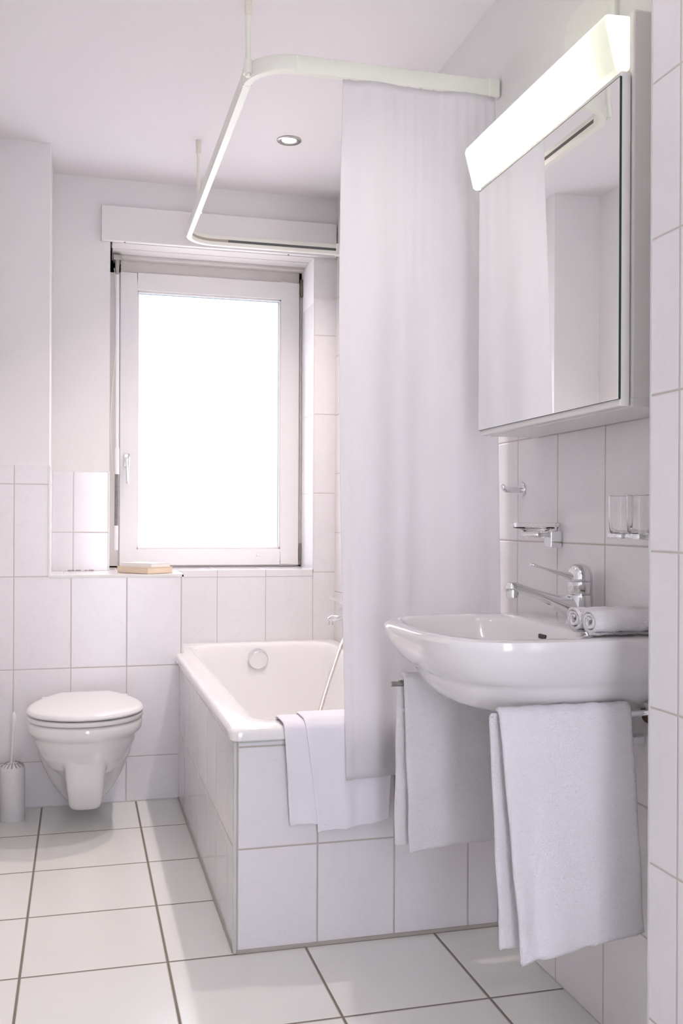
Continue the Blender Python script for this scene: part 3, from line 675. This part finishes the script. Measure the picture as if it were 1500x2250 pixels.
lp = thing('mirror_lamp', 'glowing white trapezoid lamp along the top of the mirror cabinet', 'lamp', (.92, 1.84, 1.83))
m, t_, b_ = nt('opal_diffuser'); L = t_.links
b_.inputs['Base Color'].default_value = (.88, .89, .84, 1); b_.inputs['Roughness'].default_value = .3
trn = t_.nodes.new('ShaderNodeBsdfTranslucent'); trn.inputs[0].default_value = (.94, .96, .89, 1)
ams = t_.nodes.new('ShaderNodeMixShader'); ams.inputs[0].default_value = .55
L.new(b_.outputs[0], ams.inputs[1]); L.new(trn.outputs[0], ams.inputs[2]); L.new(ams.outputs[0], t_.nodes['Material Output'].inputs[0])
tube('tube', (.903, 1.69, 1.880), (.903, 2.06, 1.880), .008, emis('tube_glow', (1.0, .99, .88), 135), lp)
def lsec(y, g=0): return [Vector((x, y, z)) for x, z in ((.9222, 1.830+g), (.902+g, 1.827+g), (.896+g, 1.831+g), (.8745+g, 1.915-g), (.878+g, 1.924-g), (.9222, 1.926-g))]
bm = bmesh.new(); bm_loft(bm, [lsec(1.524, .006), lsec(1.527, .001), lsec(1.532), lsec(2.166), lsec(2.171, .001), lsec(2.174, .006)])
obj('diffuser', bm, m, lp, .002)

# rough plaster patch above the lamp
bm = bmesh.new(); P0 = rrect(1.78, 2.0, 1.95, 2.165, .05, 0)
bm_loft(bm, [[Vector((xx, p.x, p.y)) for p in P0] for xx in (XR+.0035, XR-.002)]+[[Vector((XR-.006, 1.89+(p.x-1.89)*.97, 2.0575+(p.y-2.0575)*.97)) for p in P0]])
tag(obj('plaster_patch', bm, M_patch, None, 0, 'auto'), 'rounded rough whitish patch on the wall above the mirror lamp', 'wall patch')

# ------------------------------------------------------------------ wall accessories
hk = thing('robe_hook', 'small round chrome hook on the tiled wall right of the shower curtain', 'hook', (XR, 2.213, 1.13))
tube('rosette', (XR-.0005, 2.213, 1.1225), (XR-.006, 2.213, 1.1225), .0195, M_chrome, hk, .0185, 40, .0015)
bm = bmesh.new(); bm_path(bm, [(XR-.005, 2.213, 1.1215), (1.02, 2.213, 1.1205), (1.004, 2.213, 1.121), (.998, 2.213, 1.125), (.996, 2.213, 1.131), (.997, 2.213, 1.134)], [.0075, .0068, .0065, .0062, .006, .003]); obj('peg', bm, M_chrome, hk, 0, 'auto')
sh = thing('soap_dish_holder', 'chrome soap dish holder on the tiled wall under the hook', 'holder', (XR, 2.03, 1.0))
box('wall_block', XR-.030, XR-.0005, 2.005, 2.040, .985, 1.0225, M_chrome, sh, .003)
box('arm', 1.015, XR-.012, 2.016, 2.030, 1.010, 1.019, M_chrome, sh, .002)
def ring(name, cx, cy, z, r, th, mat, par):
    bm = bmesh.new(); n = 40; ri = []
    for a0 in range(n):
        a = 2*pi*a0/n; ri.append([Vector((cx+(r+th*cos(b))*cos(a), cy+(r+th*cos(b))*sin(a), z+th*1.6*sin(b))) for b in [2*pi*k/10 for k in range(10)]])
    bm_loft(bm, ri+[ri[0]], False, False); bmesh.ops.remove_doubles(bm, verts=bm.verts, dist=1e-6)
    return obj(name, bm, mat, par, 0, 'auto')
ring('ring', .990, 2.022, 1.0145, .030, .0035, M_chrome, sh)
def cup(bm, prof, cx, cy, sx=1, n=48):
    bm_loft(bm, [[Vector((cx+r*cos(2*pi*k/n), cy+r*sx*sin(2*pi*k/n), z)) for k in range(n)] for r, z in prof])
bm = bmesh.new(); cup(bm, [(.004, 1.0065), (.020, 1.0065), (.026, 1.010), (.027, 1.022), (.032, 1.026), (.050, 1.029), (.054, 1.0395), (.0545, 1.041), (.052, 1.041), (.049, 1.032), (.03, 1.0295), (.004, 1.0285)], .990, 2.022)
tag(obj('soap_dish', bm, M_glass, None, 0, 'auto'), 'clear round glass soap dish resting in the chrome wall holder', 'soap dish')
th_ = thing('tumbler_holder', 'chrome double tumbler holder on the tiled wall below the cabinet', 'holder', (XR, 1.60, 1.0))
box('wall_block', XR-.030, XR-.0005, 1.578, 1.616, .985, 1.018, M_chrome, th_, .003)
for k, (y, lb) in enumerate(((1.655, 'clear glass tumbler in the wall holder, the one farther from the camera'), (1.592, 'clear glass tumbler in the wall holder, the one nearest the camera'))):
    ring('ring', .985, y, 1.0165, .0225, .003, M_chrome, th_)
    bm = bmesh.new(); cup(bm, [(.003, 1.012), (.015, 1.012), (.0185, 1.016), (.0205, 1.030), (.0215, 1.050), (.0222, 1.092), (.0210, 1.0925), (.0203, 1.050), (.0190, 1.030), (.0160, 1.024), (.003, 1.0225)], .985, y)
    tag(obj('glass_tumbler', bm, M_glass, None, 0, 'auto'), lb, 'glass', 'tumblers in the wall holder')
bm = bmesh.new(); bm_tube(bm, (1.012, 1.60, 1.0165), (XR-.02, 1.60, 1.0100), .004); bm_tube(bm, (1.008, 1.655, 1.0165), (1.03, 1.61, 1.0115), .004); obj('arm', bm, M_chrome, th_, 0, 'auto')
